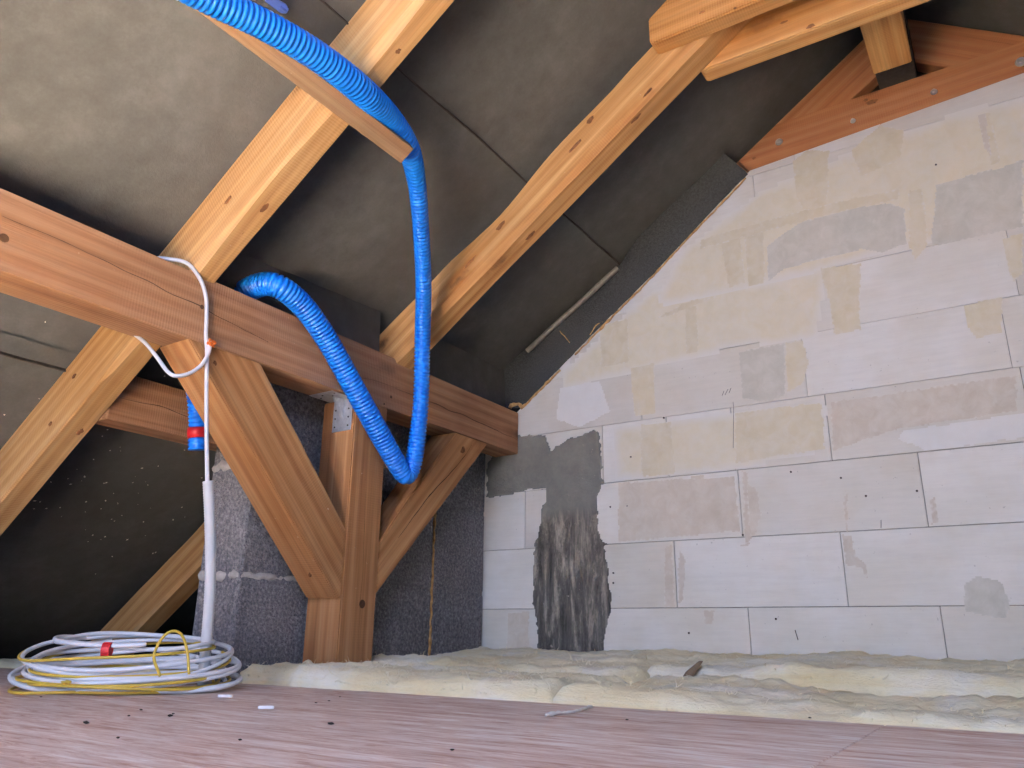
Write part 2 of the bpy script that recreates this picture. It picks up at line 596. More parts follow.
for k in range(10):
    z0, z1 = ZC[k] + (.0013 if k < 5 else .0007), ZC[k + 1] - (.0013 if k < 4 else .0007)
    xs = [-3.9] + JX[k] + [3.7]
    for x0, x1 in zip(xs, xs[1:]):
        g = .0013 if k < 5 else .0007
        poly = wallclip([(x0 + g, z0), (x1 - g, z0), (x1 - g, z1), (x0 + g, z1)], .001)
        if len(poly) < 3 or max(p[0] for p in poly) - min(p[0] for p in poly) < .02:
            continue
        dy = random.uniform(-.0015, .0012)
        bm = prism([(x, D + dy, z) for x, z in poly], (0, .06, 0), .0012)
        cx = sum(p[0] for p in poly) / len(poly)
        cz = sum(p[1] for p in poly) / len(poly)
        make('block', bm, 'block', (cx, D, cz), wall)

def pxoutline(px, jit=.004, step=.012, seed=0.0, Y=D):
    """pixel outline -> densified wavering outline on the wall face"""
    P = [onY(x, y, Y) for x, y in px]
    out = []
    for a, b in zip(P, P[1:] + P[:1]):
        n = max(1, int((b - a).length / step))
        for k in range(n):
            p = a.lerp(b, k / n)
            d = Vector((noise.noise(Vector((p.x * 45, p.z * 45, seed))), 0, noise.noise(Vector((p.x * 45, p.z * 45, seed + 9)))))
            d2 = Vector((noise.noise(Vector((p.x * 140, p.z * 140, seed))), 0, noise.noise(Vector((p.x * 140, p.z * 140, seed + 9)))))
            out.append(p + d * jit + d2 * jit * .5)
    return out

def inside(x, z, poly):
    r = False
    j = len(poly) - 1
    for i in range(len(poly)):
        a, b = poly[i], poly[j]
        if (a.z > z) != (b.z > z) and x < (b.x - a.x) * (z - a.z) / (b.z - a.z) + a.x:
            r = not r
        j = i
    return r

def flat_patch(name, px, mat, proud, jit=.004, seed=0.0, soft=.022):
    P = pxoutline(px, jit, .02, seed)
    res = .006 if soft < .05 else .02
    x0, x1 = min(p.x for p in P), max(p.x for p in P)
    z0, z1 = min(p.z for p in P), max(p.z for p in P)
    nx, nz = int((x1 - x0) / res) + 1, int((z1 - z0) / res) + 1
    bm = bmesh.new()
    lay = bm.verts.layers.float.new('cover')
    vt = {}
    def vv(i, k):
        if (i, k) not in vt:
            x, z = x0 + i * res, z0 + k * res
            d = min((Vector((x - p.x, 0, z - p.z))).length for p in P)
            v = bm.verts.new((x, D - proud, z))
            v[lay] = min(1.0, d / soft) if inside(x, z, P) else 0.0
            vt[i, k] = v
        return vt[i, k]
    for i in range(nx):
        for k in range(nz):
            if all(inside(x0 + a * res, z0 + c * res, P) for a in (i, i + 1) for c in (k, k + 1)):
                bm.faces.new((vv(i, k), vv(i + 1, k), vv(i + 1, k + 1), vv(i, k + 1)))
    return make(name, bm, mat, ((x0 + x1) / 2, D, (z0 + z1) / 2), wall)

# adhesive smears drawn over the joints (washes also paint warm light), read off the photograph
SM = [
 ('smear_yellow', [(819, 268), (862, 262), (860, 300), (862, 330), (834, 337), (828, 300)]),
 ('smear_grey', [(766, 246), (800, 222), (862, 205), (890, 203), (906, 208), (908, 244), (880, 254), (862, 250), (840, 256), (812, 262), (784, 270), (768, 284)]),
 ('smear_grey', [(738, 352), (786, 342), (786, 396), (770, 402), (742, 400)]),
 ('smear_yellow', [(785, 342), (804, 340), (810, 362), (804, 384), (786, 394)]),
 ('smear_yellow', [(720, 241), (740, 234), (747, 283), (728, 289)]),
 ('smear_yellow', [(744, 232), (764, 226), (766, 283), (748, 288)]),
 ('smear_yellow', [(599, 325), (628, 318), (630, 362), (601, 369)]),
 ('smear_yellow', [(684, 308), (697, 304), (699, 352), (686, 356)]),
 ('smear_yellow', [(630, 368), (655, 362), (656, 414), (634, 418)]),
 ('smear_yellow', [(655, 318), (690, 300), (720, 296), (700, 305), (665, 318)]),
 ('smear_yellow', [(962, 305), (1002, 296), (1003, 334), (976, 340), (966, 326)]),
 ('smear_white', [(897, 440), (902, 430), (940, 425), (1024, 412), (1040, 436), (960, 448), (925, 452)]),
 ('smear_tan', [(664, 548), (673, 542), (676, 608), (664, 609)]),
 ('smear_tan', [(679, 545), (687, 560), (684, 600), (677, 606)]),
 ('smear_tan', [(840, 534), (852, 534), (856, 554), (866, 562), (872, 590), (862, 570), (846, 566)]),
 ('smear_grey', [(963, 585), (976, 574), (1000, 580), (1012, 600), (1008, 620), (985, 617), (964, 612)]),
 ('smear_tan', [(746, 480), (758, 490), (762, 515), (756, 535), (745, 538)]),
 ('smear_tan', [(742, 470), (748, 470), (752, 540), (744, 545)]),
 ('smear_tan', [(690, 476), (706, 473), (704, 484), (692, 486)]),
 ('smear_tan', [(738, 545), (752, 540), (750, 546), (740, 548)]),
 ('smear_yellow', [(792, 162), (806, 150), (830, 150), (828, 205), (812, 222), (796, 200)]),
 ('smear_yellow', [(976, 118), (990, 112), (1002, 162), (990, 168)]),
 ('smear_tan', [(977, 115), (987, 112), (993, 165), (984, 150)]),
 ('smear_yellow', [(908, 190), (924, 188), (928, 246), (914, 264), (908, 246)]),
 ('smear_yellow', [(850, 150), (880, 125), (905, 130), (902, 160), (860, 178)]),
 ('smear_yellow', [(700, 240), (760, 222), (820, 206), (900, 188), (900, 200), (820, 218), (700, 250)]),
 ('smear_tan', [(508, 612), (530, 610), (530, 652), (506, 652)]),
 ('smear_yellow', [(640, 425), (672, 421), (676, 474), (664, 476), (642, 478)]),
 ('smear_yellow', [(735, 412), (822, 402), (826, 450), (790, 455), (735, 465)]),
 ('smear_tan', [(830, 402), (1018, 374), (1018, 412), (900, 430), (832, 452)]),
 ('smear_tan', [(618, 482), (735, 476), (742, 532), (618, 543)]),
 ('smear_yellow', [(1000, 240), (1024, 232), (1024, 275), (1012, 285)]),
 ('smear_grey', [(935, 185), (1024, 160), (1024, 228), (930, 248)]),
 ('smear_tan', [(703, 610), (716, 609), (714, 624), (704, 626)]),
 ('smear_tan', [(843, 500), (848, 480), (850, 528), (846, 540)]),
 ('smear_tan', [(930, 500), (936, 495), (940, 524), (930, 526)]),
 ('smear_warm_wash', [(680, 250), (760, 190), (850, 150), (960, 110), (1040, 90), (1040, 225), (900, 250), (760, 290), (650, 310)]),
 ('smear_warm_wash', [(560, 370), (650, 290), (760, 280), (830, 262), (820, 340), (740, 350), (640, 372), (560, 395)]),
 ('smear_warm_wash', [(610, 425), (740, 410), (830, 405), (820, 455), (720, 475), (615, 482)]),
 ('smear_white', [(560, 388), (600, 380), (612, 412), (580, 428), (556, 420)]),
]
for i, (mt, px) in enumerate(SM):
    flat_patch('adhesive_smear', px, mt, .0019 - .0001 * (i % 3) if mt == 'smear_warm_wash' else .0022 + .00006 * i, .006, i * 3.1, .09 if mt == 'smear_warm_wash' else .016)

# pencil height mark and nail scratches on the blocks
def scratch(px, w):
    P = [onY(x, y, D - .0036) for x, y in px]
    bm = bmesh.new()
    tube_into(bm, P, w, 5)
    make('scratch', bm, 'chip', P[0], wall)
scratch([(733, 402), (733.6, 408), (733.2, 448)], .0008)
scratch([(795, 630), (798, 640)], .0014)
scratch([(881, 520), (881, 528)], .001)
for q in ([(722, 396), (724, 391)], [(725, 395), (728, 389)], [(729, 393), (731, 388)]):
    scratch(q, .0009)
for (x, y) in ((613.5, 573), (613.5, 583), (610.5, 507), (627.5, 506), (631, 457), (689, 633), (776, 619), (791, 472), (841, 478), (866, 496), (917, 491), (936, 165), (664, 418), (743, 535)):
    c = onY(x, y, D)
    bm = bmesh.new()
    bmesh.ops.create_cone(bm, cap_ends=True, segments=8, radius1=.0042, radius2=.0036, depth=.006,
                          matrix=Matrix.Translation(Vector((c.x, D - .001, c.z))) @ Matrix.Rotation(math.pi / 2, 4, 'X'))
    make('nail_hole', bm, 'chip', c, wall)

# dark T-shaped waterproof render
TP = [(487, 462), (503, 437), (520, 434), (546, 435), (551, 449), (564, 440), (595, 429), (600, 432), (602, 459), (603, 477), (607, 483.5),
      (602, 488), (598, 500), (599, 527), (602, 540), (610, 544), (605, 549), (608, 566), (613, 596), (612, 612), (607, 632), (605, 658),
      (537, 658), (537, 628), (532, 596), (532, 573), (533.5, 544), (540, 524), (542, 506), (533, 507), (546, 501), (546, 490), (532, 490), (502, 498), (486, 499)]
def relief(name, px, mat, res, hfun, seed, label):
    P = pxoutline(px, .011, .01, seed)
    x0, x1 = min(p.x for p in P), max(p.x for p in P)
    z0, z1 = min(p.z for p in P), max(p.z for p in P)
    nx, nz = int((x1 - x0) / res) + 2, int((z1 - z0) / res) + 2
    bm = bmesh.new()
    ins, vt = {}, {}
    for i in range(nx + 1):
        for k in range(nz + 1):
            ins[i, k] = inside(x0 + i * res, z0 + k * res, P)
    def vv(i, k):
        if (i, k) not in vt:
            x, z = x0 + i * res, z0 + k * res
            edge = all(ins.get((i + a, k + b), False) for a in (-1, 0, 1) for b in (-1, 0, 1))
            h = hfun(x, z) if edge else -.001
            vt[i, k] = bm.verts.new((x, D - h, z))
        return vt[i, k]
    for i in range(nx):
        for k in range(nz):
            if sum(ins[a] for a in ((i, k), (i + 1, k), (i + 1, k + 1), (i, k + 1))) >= 3:
                bm.faces.new((vv(i, k), vv(i + 1, k), vv(i + 1, k + 1), vv(i, k + 1)))
    o = make(name, bm, mat, ((x0 + x1) / 2, D, z0), wall, smooth=True)
    o['label'] = label
    return o
def tp_h(x, z):
    rough = 1.0 if z < .47 else 0.0
    return .006 + .002 * fbm((x, 0, z), 14, 3) + rough * (.004 * fbm((x * 3, 1, z * .6), 16, 4) + .0025 * fbm((x, 2, z), 90, 3))
relief('render_patch', TP, 'parge', .005, tp_h, 3.3, 'dark grey T-shaped waterproof render on the pale blocks')

# rest of the building shell behind and beside the camera
wf = empty('wall_front', (XR, YF, -.15))
tag(wf, 'aerated-concrete gable wall with a wide doorway, opposite', 'wall', kind='structure')
HX = 3.62
def gz(x, n_=NM):               # roof underside height at x
    xl = x if x <= XR else 2 * XR - x
    return (n_ - N.x * xl) / N.z
for (a, b, zt) in ((-3.7, DOOR[0], None), (DOOR[1], 3.46, None), (DOOR[0], DOOR[1], DOOR[3] - Z0)):
    if zt is None:
        pts = [(a, YF, -.15), (b, YF, -.15), (b, YF, max(-.149, gz(b))), (a, YF, max(-.149, gz(a)))]
    else:
        pts = [(a, YF, zt), (b, YF, zt), (b, YF, gz(b)), (XR, YF, gz(XR)), (a, YF, gz(a))]
    c = Vector(pts[0])
    make('panel', prism(pts, (0, -.2, 0)), 'block', c, wf)

# ------------------------------------------------------------------ roof lining: sheets of grey membrane on both slopes
def mem_off(y, u):
    """the membrane lies higher near the gable, and sags a little between rafters"""
    return .004 + .055 * min(1.1, max(0, (y - 1.3) / 1.64)) + .008 * fbm((y, u, 0), 2.2, 3) + .0035 * fbm((y * 3, u * .7, 4), 3, 3)
def sheet(parent, u0, u1, lift, name='membrane_sheet', y0=YF - .1, y1=3.16, mirror=False, seed=0):
    bm = bmesh.new()
    ny, nu = 110, max(6, int((u1 - u0) / .06))
    g = []
    for i in range(ny + 1):
        y = y0 + (y1 - y0) * i / ny
        row = []
        for k in range(nu + 1):
            u = u0 + (u1 - u0) * k / nu
            p = un(u, NM + lift + mem_off(y, u + seed), y)
            if mirror:
                p.x = 2 * XR - p.x
            row.append(bm.verts.new(p))
        g.append(row)
    for i in range(ny):
        for k in range(nu):
            bm.faces.new((g[i][k], g[i + 1][k], g[i + 1][k + 1], g[i][k + 1]))
    c = un((u0 + u1) / 2, NM, 0)
    if mirror:
        c.x = 2 * XR - c.x
    return make(name, bm, 'membrane', c, parent, smooth=True)
UR = (XR - N.x * NM) / U.x       # u at the ridge
ce = empty('ceiling', un(-1, NM, 0))
tag(ce, 'grey roof membrane lining the sloping roof on the left', 'ceiling', kind='structure')
seams = [-3.4, -1.545, -.168, 1.07]
for k, (a, b) in enumerate(zip(seams, seams[1:])):
    last = k == len(seams) - 2
    sheet(ce, a - .0, (b + .07) if not last else UR + .10, .004 * (k % 2) + (.004 if k else 0), seed=k * 3)
ce2 = empty('ceiling', Vector((1.6, 0, 1.4)))
tag(ce2, 'grey roof membrane of the far slope past the ridge', 'ceiling', kind='structure')
def umir(x):
    return (2 * XR - x - N.x * NM) / U.x
ua, ub = umir(RW[1]), umir(RW[0])
sheet(ce2, -3.4, ua, .0, mirror=True, seed=14)
sheet(ce2, ub, UR + .10, .0, mirror=True, seed=14)
sheet(ce2, ua, ub, .0, y1=RW[2], mirror=True, seed=14)
sheet(ce2, ua, ub, .0, y0=RW[3], mirror=True, seed=14)
# reveal of the roof window
rw = empty('window_1', (.675, -1.45, 1.839))
tag(rw, 'roof window opening in the far slope behind the camera', 'window', kind='structure')
for (u0, u1, y0, y1) in ((ua - .04, ua, RW[2] - .04, RW[3] + .04), (ub, ub + .04, RW[2] - .04, RW[3] + .04), (ua, ub, RW[2] - .04, RW[2]), (ua, ub, RW[3], RW[3] + .04)):
    pts = [un(u_, NM - .03, y0) for u_ in (u0, u1)] + [un(u_, NM + .10, y0) for u_ in (u1, u0)]
    for p in pts:
        p.x = 2 * XR - p.x
    make('window_frame', prism(pts, (0, y1 - y0, 0), .002), 'batten', pts[0], rw)

# the lap edges of the sheets, black strips painting the shadow line of each lap
def lap(u, y0, y1, parent):
    bm = bmesh.new()
    prev = None
    for i in range(60):
        y = y0 + (y1 - y0) * i / 59
        w_ = .006 * fbm((y, 3, 0), 3, 2)
        n_ = NM + mem_off(y, u) - .010
        r = [bm.verts.new(un(u + w_ + d, n_ + e, y)) for d, e in ((-.003, 0), (.0015, -.001), (.003, .016))]
        if prev:
            for k in range(2):
                bm.faces.new((prev[k], prev[k + 1], r[k + 1], r[k]))
        prev = r
    make('lap_shadow_edge', bm, 'wrap', un(u, NM, y0), parent)
lap(-.168, YF, 3.1, ce)
lap(-1.545, YF, 1.62, ce)

# plaster flecks spattered on the low membrane
bm = bmesh.new()
for i in range(85):
    px, py = random.gauss(105, 55), random.gauss(480, 60)
    p = onN(px, py, NM)
    if p.x > -2.15 or p.y < .8:
        continue
    p = un(p.dot(U), NM + mem_off(p.y, p.dot(U) + (0 if p.dot(U) < -1.5 else 3)) - .003, p.y)
    s = random.uniform(.0012, .0034)
    q = random.uniform(0, 3.14)
    e1 = (U * math.cos(q) + Vector((0, 1, 0)) * math.sin(q)) * s * random.uniform(1, 2.2)
    e2 = (Vector((0, 1, 0)) * math.cos(q) - U * math.sin(q)) * s
    a = [bm.verts.new(p + d) for d in (e1, e2, -e1, -e2)]
    t = bm.verts.new(p - N * s * .6)
    for j in range(4):
        bm.faces.new((a[j], a[(j + 1) % 4], t))
tag(make('plaster_flecks', bm, 'fleck', onN(105, 480, NM), ce), 'white plaster flecks on the dark membrane', kind='stuff')

# strip of lining closing the gap over the purlin
def closer(y0, y1):
    bm = bmesh.new()
    ny = 24
    g = []
    for i in range(ny + 1):
        y = y0 + (y1 - y0) * i / ny
        row = []
        for k in range(7):
            t = k / 6
            z = .968 + t * .215
            x = -1.925 + .004 * fbm((y, z, 1), 6, 3) - .01 * t
            row.append(bm.verts.new((x, y, z)))
        g.append(row)
    for i in range(ny):
        for k in range(6):
            bm.faces.new((g[i][k], g[i + 1][k], g[i + 1][k + 1], g[i][k + 1]))
    return bm
make('membrane_flap', closer(1.276, 2.060), 'membrane', (-1.925, 1.5, .95), ce, smooth=True)
make('membrane_flap', closer(2.166, 2.935), 'membrane', (-1.925, 2.17, .95), ce, smooth=True)

oc = make('light_stop_lining', prism([(-3.9, 3.13, -.42), (3.66, 3.13, -.42), (3.66, 3.13, gz(3.4, NM + .1)), (XR, 3.13, gz(XR, NM + .12)), (-3.9, 3.13, gz(-3.64, NM + .1))], (0, .03, 0)), 'wrap', (XR, 3.13, -.4))  # added black sheet that stops sky light leaking in over the gable
tag(oc, 'black lining added behind the block wall to block sky light', 'wall', kind='structure')
oc.name = 'light_stop_gable'
for x_ in (-3.93, 3.67):  # added boards that keep sky light out at both eaves
    tag(make('light_stop_eaves_%d' % (1 if x_ < 0 else 2), box((x_, YF - .2, -.42), (x_ + .03, 3.16, .3)), 'wrap', (x_, 0, -.4)), 'black board added to block sky light at the low eaves', 'board', kind='structure')

# ------------------------------------------------------------------ floor: plywood deck panels
fl = empty('floor', (0, 0, -.15))
tag(fl, 'pinkish plywood deck boards strewn with chips', 'floor', kind='structure')
dx = [-3.75, -2.75, -1.5, -.25, 1.0, 2.25, 3.5]
dy = [YF - .2, -2.2, -.98, .24, 1.625]
for j in range(4):
    for i in range(6):
        bm = box((dx[i] + .001, dy[j] + .001, -.172), (dx[i + 1] - .001, dy[j + 1] - .001, -.15 + random.uniform(-.0012, 0)), .0012)
        make('deck_panel', bm, 'deck', ((dx[i] + dx[i + 1]) / 2, (dy[j] + dy[j + 1]) / 2, -.15), fl)
sub = make('subfloor', box((-3.95, YF - .2, -.46), (3.75, 3.3, -.40)), 'concrete', (0, 0, -.46))
tag(sub, 'rough grey slab below the deck and insulation', 'floor', kind='structure')

# ------------------------------------------------------------------ grey pumice-block wall beside the post
gw = empty('wall_left', (-2.13, 2.2, -.4))
tag(gw, 'rough dark grey pumice-block wall behind the post', 'wall', kind='structure')
GX0, GX1 = -2.232, -2.03
make('joint_bed', box((GX0 + .004, 1.624, -.39), (GX1 - .004, 2.93, .66)), 'concrete', (-2.13, 2.2, -.4), gw)
zc = [-.40, -.185, .160, .510, .845]
for k in range(4):
    ys = [1.62, 2.02, 2.562] if k % 2 else [1.62, 2.18, 2.562]
    ys2 = [2.582, 2.936]
    if k == 3:
        ys = [1.62, 2.05, 2.178, 2.562]
    for a, b in list(zip(ys, ys[1:])) + [tuple(ys2)]:
        top = zc[k + 1] - .007 if a != 2.05 else .675
        bm = box((GX0, a + .003, zc[k] + .007), (GX1, b - .003, top), .004)
        make('block', bm, 'concrete', ((GX0 + GX1) / 2, (a + b) / 2, zc[k]), gw)
# smeared mortar along the lower bed joint and a dab at the upper one
def lump_strip(name, pts, r, mat, parent, seed, sides=8, flat=None):
    P = resample(spline(pts, 5), .012)[0]
    rad = [r * (.55 + .9 * abs(noise.noise(Vector((i * .31, seed, 0))))) for i in range(len(P))]
    P = [p + Vector((noise.noise(Vector((i * .4, seed, 1))), noise.noise(Vector((i * .4, seed, 2))), noise.noise(Vector((i * .4, seed, 3))))) * r * .6 for i, p in enumerate(P)]
    bm = tube(P, rad, sides)
    return make(name, bm, mat, P[0], parent, smooth=True)
lump_strip('mortar_joint', [(GX0, 1.632, .163), (GX1 - .1, 1.632, .160), (GX1 - .008, 1.632, .160)], .020, 'joint', gw, 1.0)
lump_strip('mortar_joint', [(GX1 - .010, 1.634, .160), (GX1 - .011, 1.75, .160), (GX1 - .016, 1.92, .158)], .018, 'joint', gw, 2.0)
lump_strip('mortar_joint', [(GX0, 1.632, .512), (GX0 + .06, 1.630, .512), (GX1 - .02, 1.632, .510)], .022, 'joint', gw, 3.0)
f_ = lump_strip('foam_joint', [(GX1 - .002, 2.572, -.25), (GX1 - .002, 2.572, .1), (GX1 - .002, 2.571, .4), (GX1 - .004, 2.572, .76)], .008, 'foam', gw, 4.0)
f_['label'] = 'orange foam seam'

# ------------------------------------------------------------------ timber frame
def T(name, bm, mat, origin, x, label, cat, group=None, z=None):
    return tag(make(name, bm, mat, origin, None, x, z), label, cat, group)

def knot(name, c, nrm, along, rl, rw, parent, mat='knot', seed=0.0, h=.0012):
    nrm = Vector(nrm).normalized()
    e1 = Vector(along).normalized()
    e2 = nrm.cross(e1).normalized()
    bm = bmesh.new()
    c = Vector(c)
    ring, ring2 = [], []
    for q in range(18):
        a = 2 * math.pi * q / 18
        k = 1 + .45 * noise.noise(Vector((math.cos(a) * 1.3 + seed, math.sin(a) * 1.3, seed)))
        ring.append(bm.verts.new(c + (e1 * math.cos(a) * rl + e2 * math.sin(a) * rw) * k - nrm * .0006))
        ring2.append(bm.verts.new(c + (e1 * math.cos(a) * rl + e2 * math.sin(a) * rw) * k * .72 + nrm * h))
    for q in range(18):
        bm.faces.new((ring[q], ring[(q + 1) % 18], ring2[(q + 1) % 18], ring2[q]))
    bm.faces.new(ring2)
    return make(name, bm, mat, c, parent)
MAT['knot'] = m_plain('knot_wood', (.075, .030, .012), (.20, .085, .032), 70, .7, .3)

# purlin
PZ0, PZ1 = .770, .966
bm = timber((XP, -2.9, PZ0), (XP, 2.931, PZ0), (-1, 0, 0), (0, 0, 1), .128, PZ1 - PZ0, waver=.003, n=80, seed=1.5)
purlin = T('purlin', bm, 'purlin', (XP - .064, .0, PZ0), (0, 1, 0), 'long brown purlin beam crossing the picture under the rafters', 'beam')
fx = XP + .0005
crack('drying_crack', [onX(2, 216, fx), onX(60, 240, fx), onX(110, 264, fx), onX(160, 287, fx), onX(215, 315, fx), onX(270, 343, fx)], .004, (1, 0, 0), purlin, 1)
crack('drying_crack', [onX(232, 322, fx), onX(270, 343, fx), onX(330, 368, fx), onX(400, 388, fx)], .0022, (1, 0, 0), purlin, 2)
crack('drying_crack', [onX(395, 388, fx), onX(450, 410, fx), onX(485, 425, fx), onX(517, 440, fx)], .005, (1, 0, 0), purlin, 3)
def disc(name, c, nrm, r, mat, parent, h=.002, seg=14):
    nrm = Vector(nrm).normalized()
    bm = bmesh.new()
    bmesh.ops.create_cone(bm, cap_ends=True, segments=seg, radius1=r, radius2=r * .85, depth=h * 2,
                          matrix=Matrix.Translation(Vector(c)) @ nrm.to_track_quat('Z', 'Y').to_matrix().to_4x4())
    return make(name, bm, mat, c, parent)
for px, py, r in ((202, 307, .007), (391, 397, .006), (4, 238, .012)):
    disc('knot', onX(px, py, XP), (1, 0, 0), r, 'crack', purlin, .0012)

# post
bm = prism([(XP + .001, 1.882, -.40), (XP + .001, 2.045, -.40), (-2.008, 2.045, -.40), (-2.008, 1.882, -.40)], (0, 0, PZ0 + .40 - .001), .004, 2)
post = T('post', bm, 'post', (-1.93, 1.963, -.40), (0, 0, 1), 'squared brown timber post standing in the insulation under the purlin', 'post')
for px, py, r in ((362, 604, .016), (384, 404, .004)):
    disc('knot', onX(px, py, XP), (1, 0, 0), r, 'crack', post, .0016)
crack('drying_crack', [onX(366, 470, XP + .002), onX(364, 540, XP + .002), onX(358, 650, XP + .002)], .0018, (1, 0, 0), post, 8)

# braces
bm = prism([(XP, 1.215, PZ0 - .001), (XP, 1.468, PZ0 - .001), (XP, 1.880, .318), (XP, 1.880, .098), (XP, 1.862, .098)], (-.138, 0, 0), .004, 2)
b1 = T('brace', bm, 'brace', (XP - .069, 1.878, .1), (0, -1, 1.06), 'wide diagonal brace left of the post, below the knotted white cable', 'brace', 'braces of the post')
bm = prism([(XP, 2.047, .120), (XP, 2.047, .292), (XP, 2.455, PZ0 - .001), (XP, 2.690, PZ0 - .001)], (-.125, 0, 0), .004, 2)
b2 = T('brace', bm, 'brace', (XP - .06, 2.047, .2), (0, 1, 1.05), 'short cracked diagonal brace right of the post, behind the hose bend', 'brace', 'braces of the post')
crack('drying_crack', [onX(398, 538, XP + .001), onX(430, 495, XP + .001), onX(455, 468, XP + .001), onX(472, 445, XP + .001)], .005, (1, 0, 0), b2, 5)
for px, py in ((215, 363), (310, 575)):
    knot('knot', onX(px, py, XP), (1, 0, 0), (0, -1, 1.06), .008, .006, b1, seed=px)
knot('knot', onX(463, 450, XP), (1, 0, 0), (0, 1, 1.05), .022, .012, b2, seed=4)

# rafters
def w1(t):
    a = .004 + .012 * max(0, noise.noise(Vector((t * 8, 1.7, 0)))) + (.018 if .38 < t < .80 else .0) * (.6 + .4 * math.sin(t * 31))
    return (a, a * .9, .003)
UA = -3.05
def rafter(y0, y1, label, mat, wane, seed, h=None):
    h = h or (NM - NB + .004)
    bm = timber(un(UA, NB, y0), un(UR - .02, NB, y0), (0, 1, 0), N, y1 - y0, h, wane, .003, 90, seed)
    return T('rafter', bm, mat, un(-.9, NB, (y0 + y1) / 2), U, label, 'rafter', 'sloping rafters', N)
r1 = rafter(1.192, 1.272, 'nearer sloping rafter with the short batten nailed across it', 'rafter', w1, 3.0)
def w2(t):
    a = .012 + .016 * max(0, noise.noise(Vector((t * 11, 4.2, 0)))) + .014 * math.exp(-((t - .60) / .06) ** 2)
    dt = .004 + .022 * math.exp(-((t - .62) / .035) ** 2) + .02 * max(0, noise.noise(Vector((t * 13, 8.2, 0))))
    return (a, a * 1.1, dt)
r2 = rafter(2.062, 2.165, 'wany-edged sloping rafter held between the two collar ties', 'waney', w2, 7.0, .150)
BN = -N
for x, y, rl, rw in ((264, 208, .022, .010), (242, 232, .008, .006), (398, 51, .011, .009), (176 - 96, 432, .016, .009)):
    knot('knot', onN(x, y, NB + .001), BN, U, rl, rw, r1, seed=x)
for x, y, rl, rw in ((228, 200, .017, .008), (74, 376, .010, .007), (50, 424, .010, .007)):
    knot('knot', onY(x, y, 1.191), (0, -1, 0), U, rl, rw, r1, seed=x)
for x, y, rl, rw in ((531, 235, .030, .012), (553, 210, .018, .006), (636, 118, .030, .009), (648, 92, .022, .006), (448, 315, .016, .006)):
    knot('knot', onN(x, y, NB + .001), BN, U, rl, rw, r2, seed=x)
for x, y, rl, rw in ((500, 226, .022, .010), (590, 120, .016, .010), (470, 262, .03, .006), (575, 146, .035, .008)):
    knot('knot', onY(x, y, 2.061), (0, -1, 0), U, rl, rw, r2, seed=x)
# further rafters out of the first view, towards the doorway
rafter(.30, .38, 'sloping rafter on the left slope above the camera', 'rafter', w1, 11.0)
rafter(-.62, -.54, 'sloping rafter on the left slope behind the camera', 'rafter', w1, 13.0)

def flip(p):
    return Vector((2 * XR - p.x, p.y, p.z))
bm = timber(flip(un(-2.6, NB, 2.062)), flip(un(UR - .16, NB, 2.062)), (0, 1, 0), (-N.x, 0, N.z), .103, .15, None, .003, 60, 21.0)
T('rafter', bm, 'rafter', flip(un(-.9, NB, 2.11)), (U.x, 0, -U.z), 'rafter of the far slope carrying the right ends of the collar ties', 'rafter', 'sloping rafters', (-N.x, 0, N.z))

# trimmer between the rafters
bm = prism([(-2.30, 1.273, .612), (-2.30, 1.273, .770), (-2.40, 1.273, .770), (-2.40, 1.273, .612)], (0, .786, 0), .004)
tr = T('trimmer_beam', bm, 'purlin', (-2.35, 1.66, .62), (0, 1, 0), 'short brown trimmer beam behind the red-taped hose end', 'beam')
crack('drying_crack', [(-2.2995, 1.30, .685), (-2.2995, 1.45, .69), (-2.2995, 1.62, .68)], .003, (1, 0, 0), tr, 9)

# collar ties
def tie(y0, y1, zb, zt, xl, xr, label, chamf):
    pts = [(xl + .012, y0, zb), (xr, y0, zb), (xr, y0, zt), (xl + chamf, y0, zt), (xl, y0, zt - chamf * .72), (xl, y0, zb + .01)]
    bm = prism(pts, (0, y1 - y0, 0), .004, 2)
    return T('collar_tie', bm, 'tie', ((xl + xr) / 2, (y0 + y1) / 2, zb), (1, 0, 0), label, 'collar tie', 'collar ties clamping the rafter')
t1 = tie(1.996, 2.060, 1.838, 1.995, -.765, .50, 'nearer collar tie with a blunt cut end on the wany rafter', .075)
t2 = tie(2.167, 2.235, 1.805, 1.985, -.66, .46, 'collar tie behind the wany rafter, under the ridge beam', .20)

for x, y, rl, rw in ((702, 12, .010, .005), (735, 8, .006, .004)):
    knot('knot', onY(x, y, 1.9955), (0, -1, 0), (1, 0, 0), rl, rw, t1, seed=x)
for x, y, rl, rw in ((811, 26, .013, .007), (784, 22, .012, .004)):
    knot('knot', onY(x, y, 2.1665), (0, -1, 0), (1, 0, 0), rl, rw, t2, seed=x)

# ridge beam, black felt over its far end
bm = box((-.184, -3.2, 1.992), (-.055, 2.752, 2.26), .005)
T('ridge_beam', bm, 'tie', (XR, 0, 2.0), (0, 1, 0), 'stout ridge beam resting on the collar ties at the top right', 'beam')
bm = box((-.186, 2.756, 2.075), (-.052, 3.02, 2.27), .004)
tag(make('felt_wrap', bm, 'wrap', (XR, 2.9, 2.0)), 'black felt wrapping where the ridge beam meets the gable', 'felt')

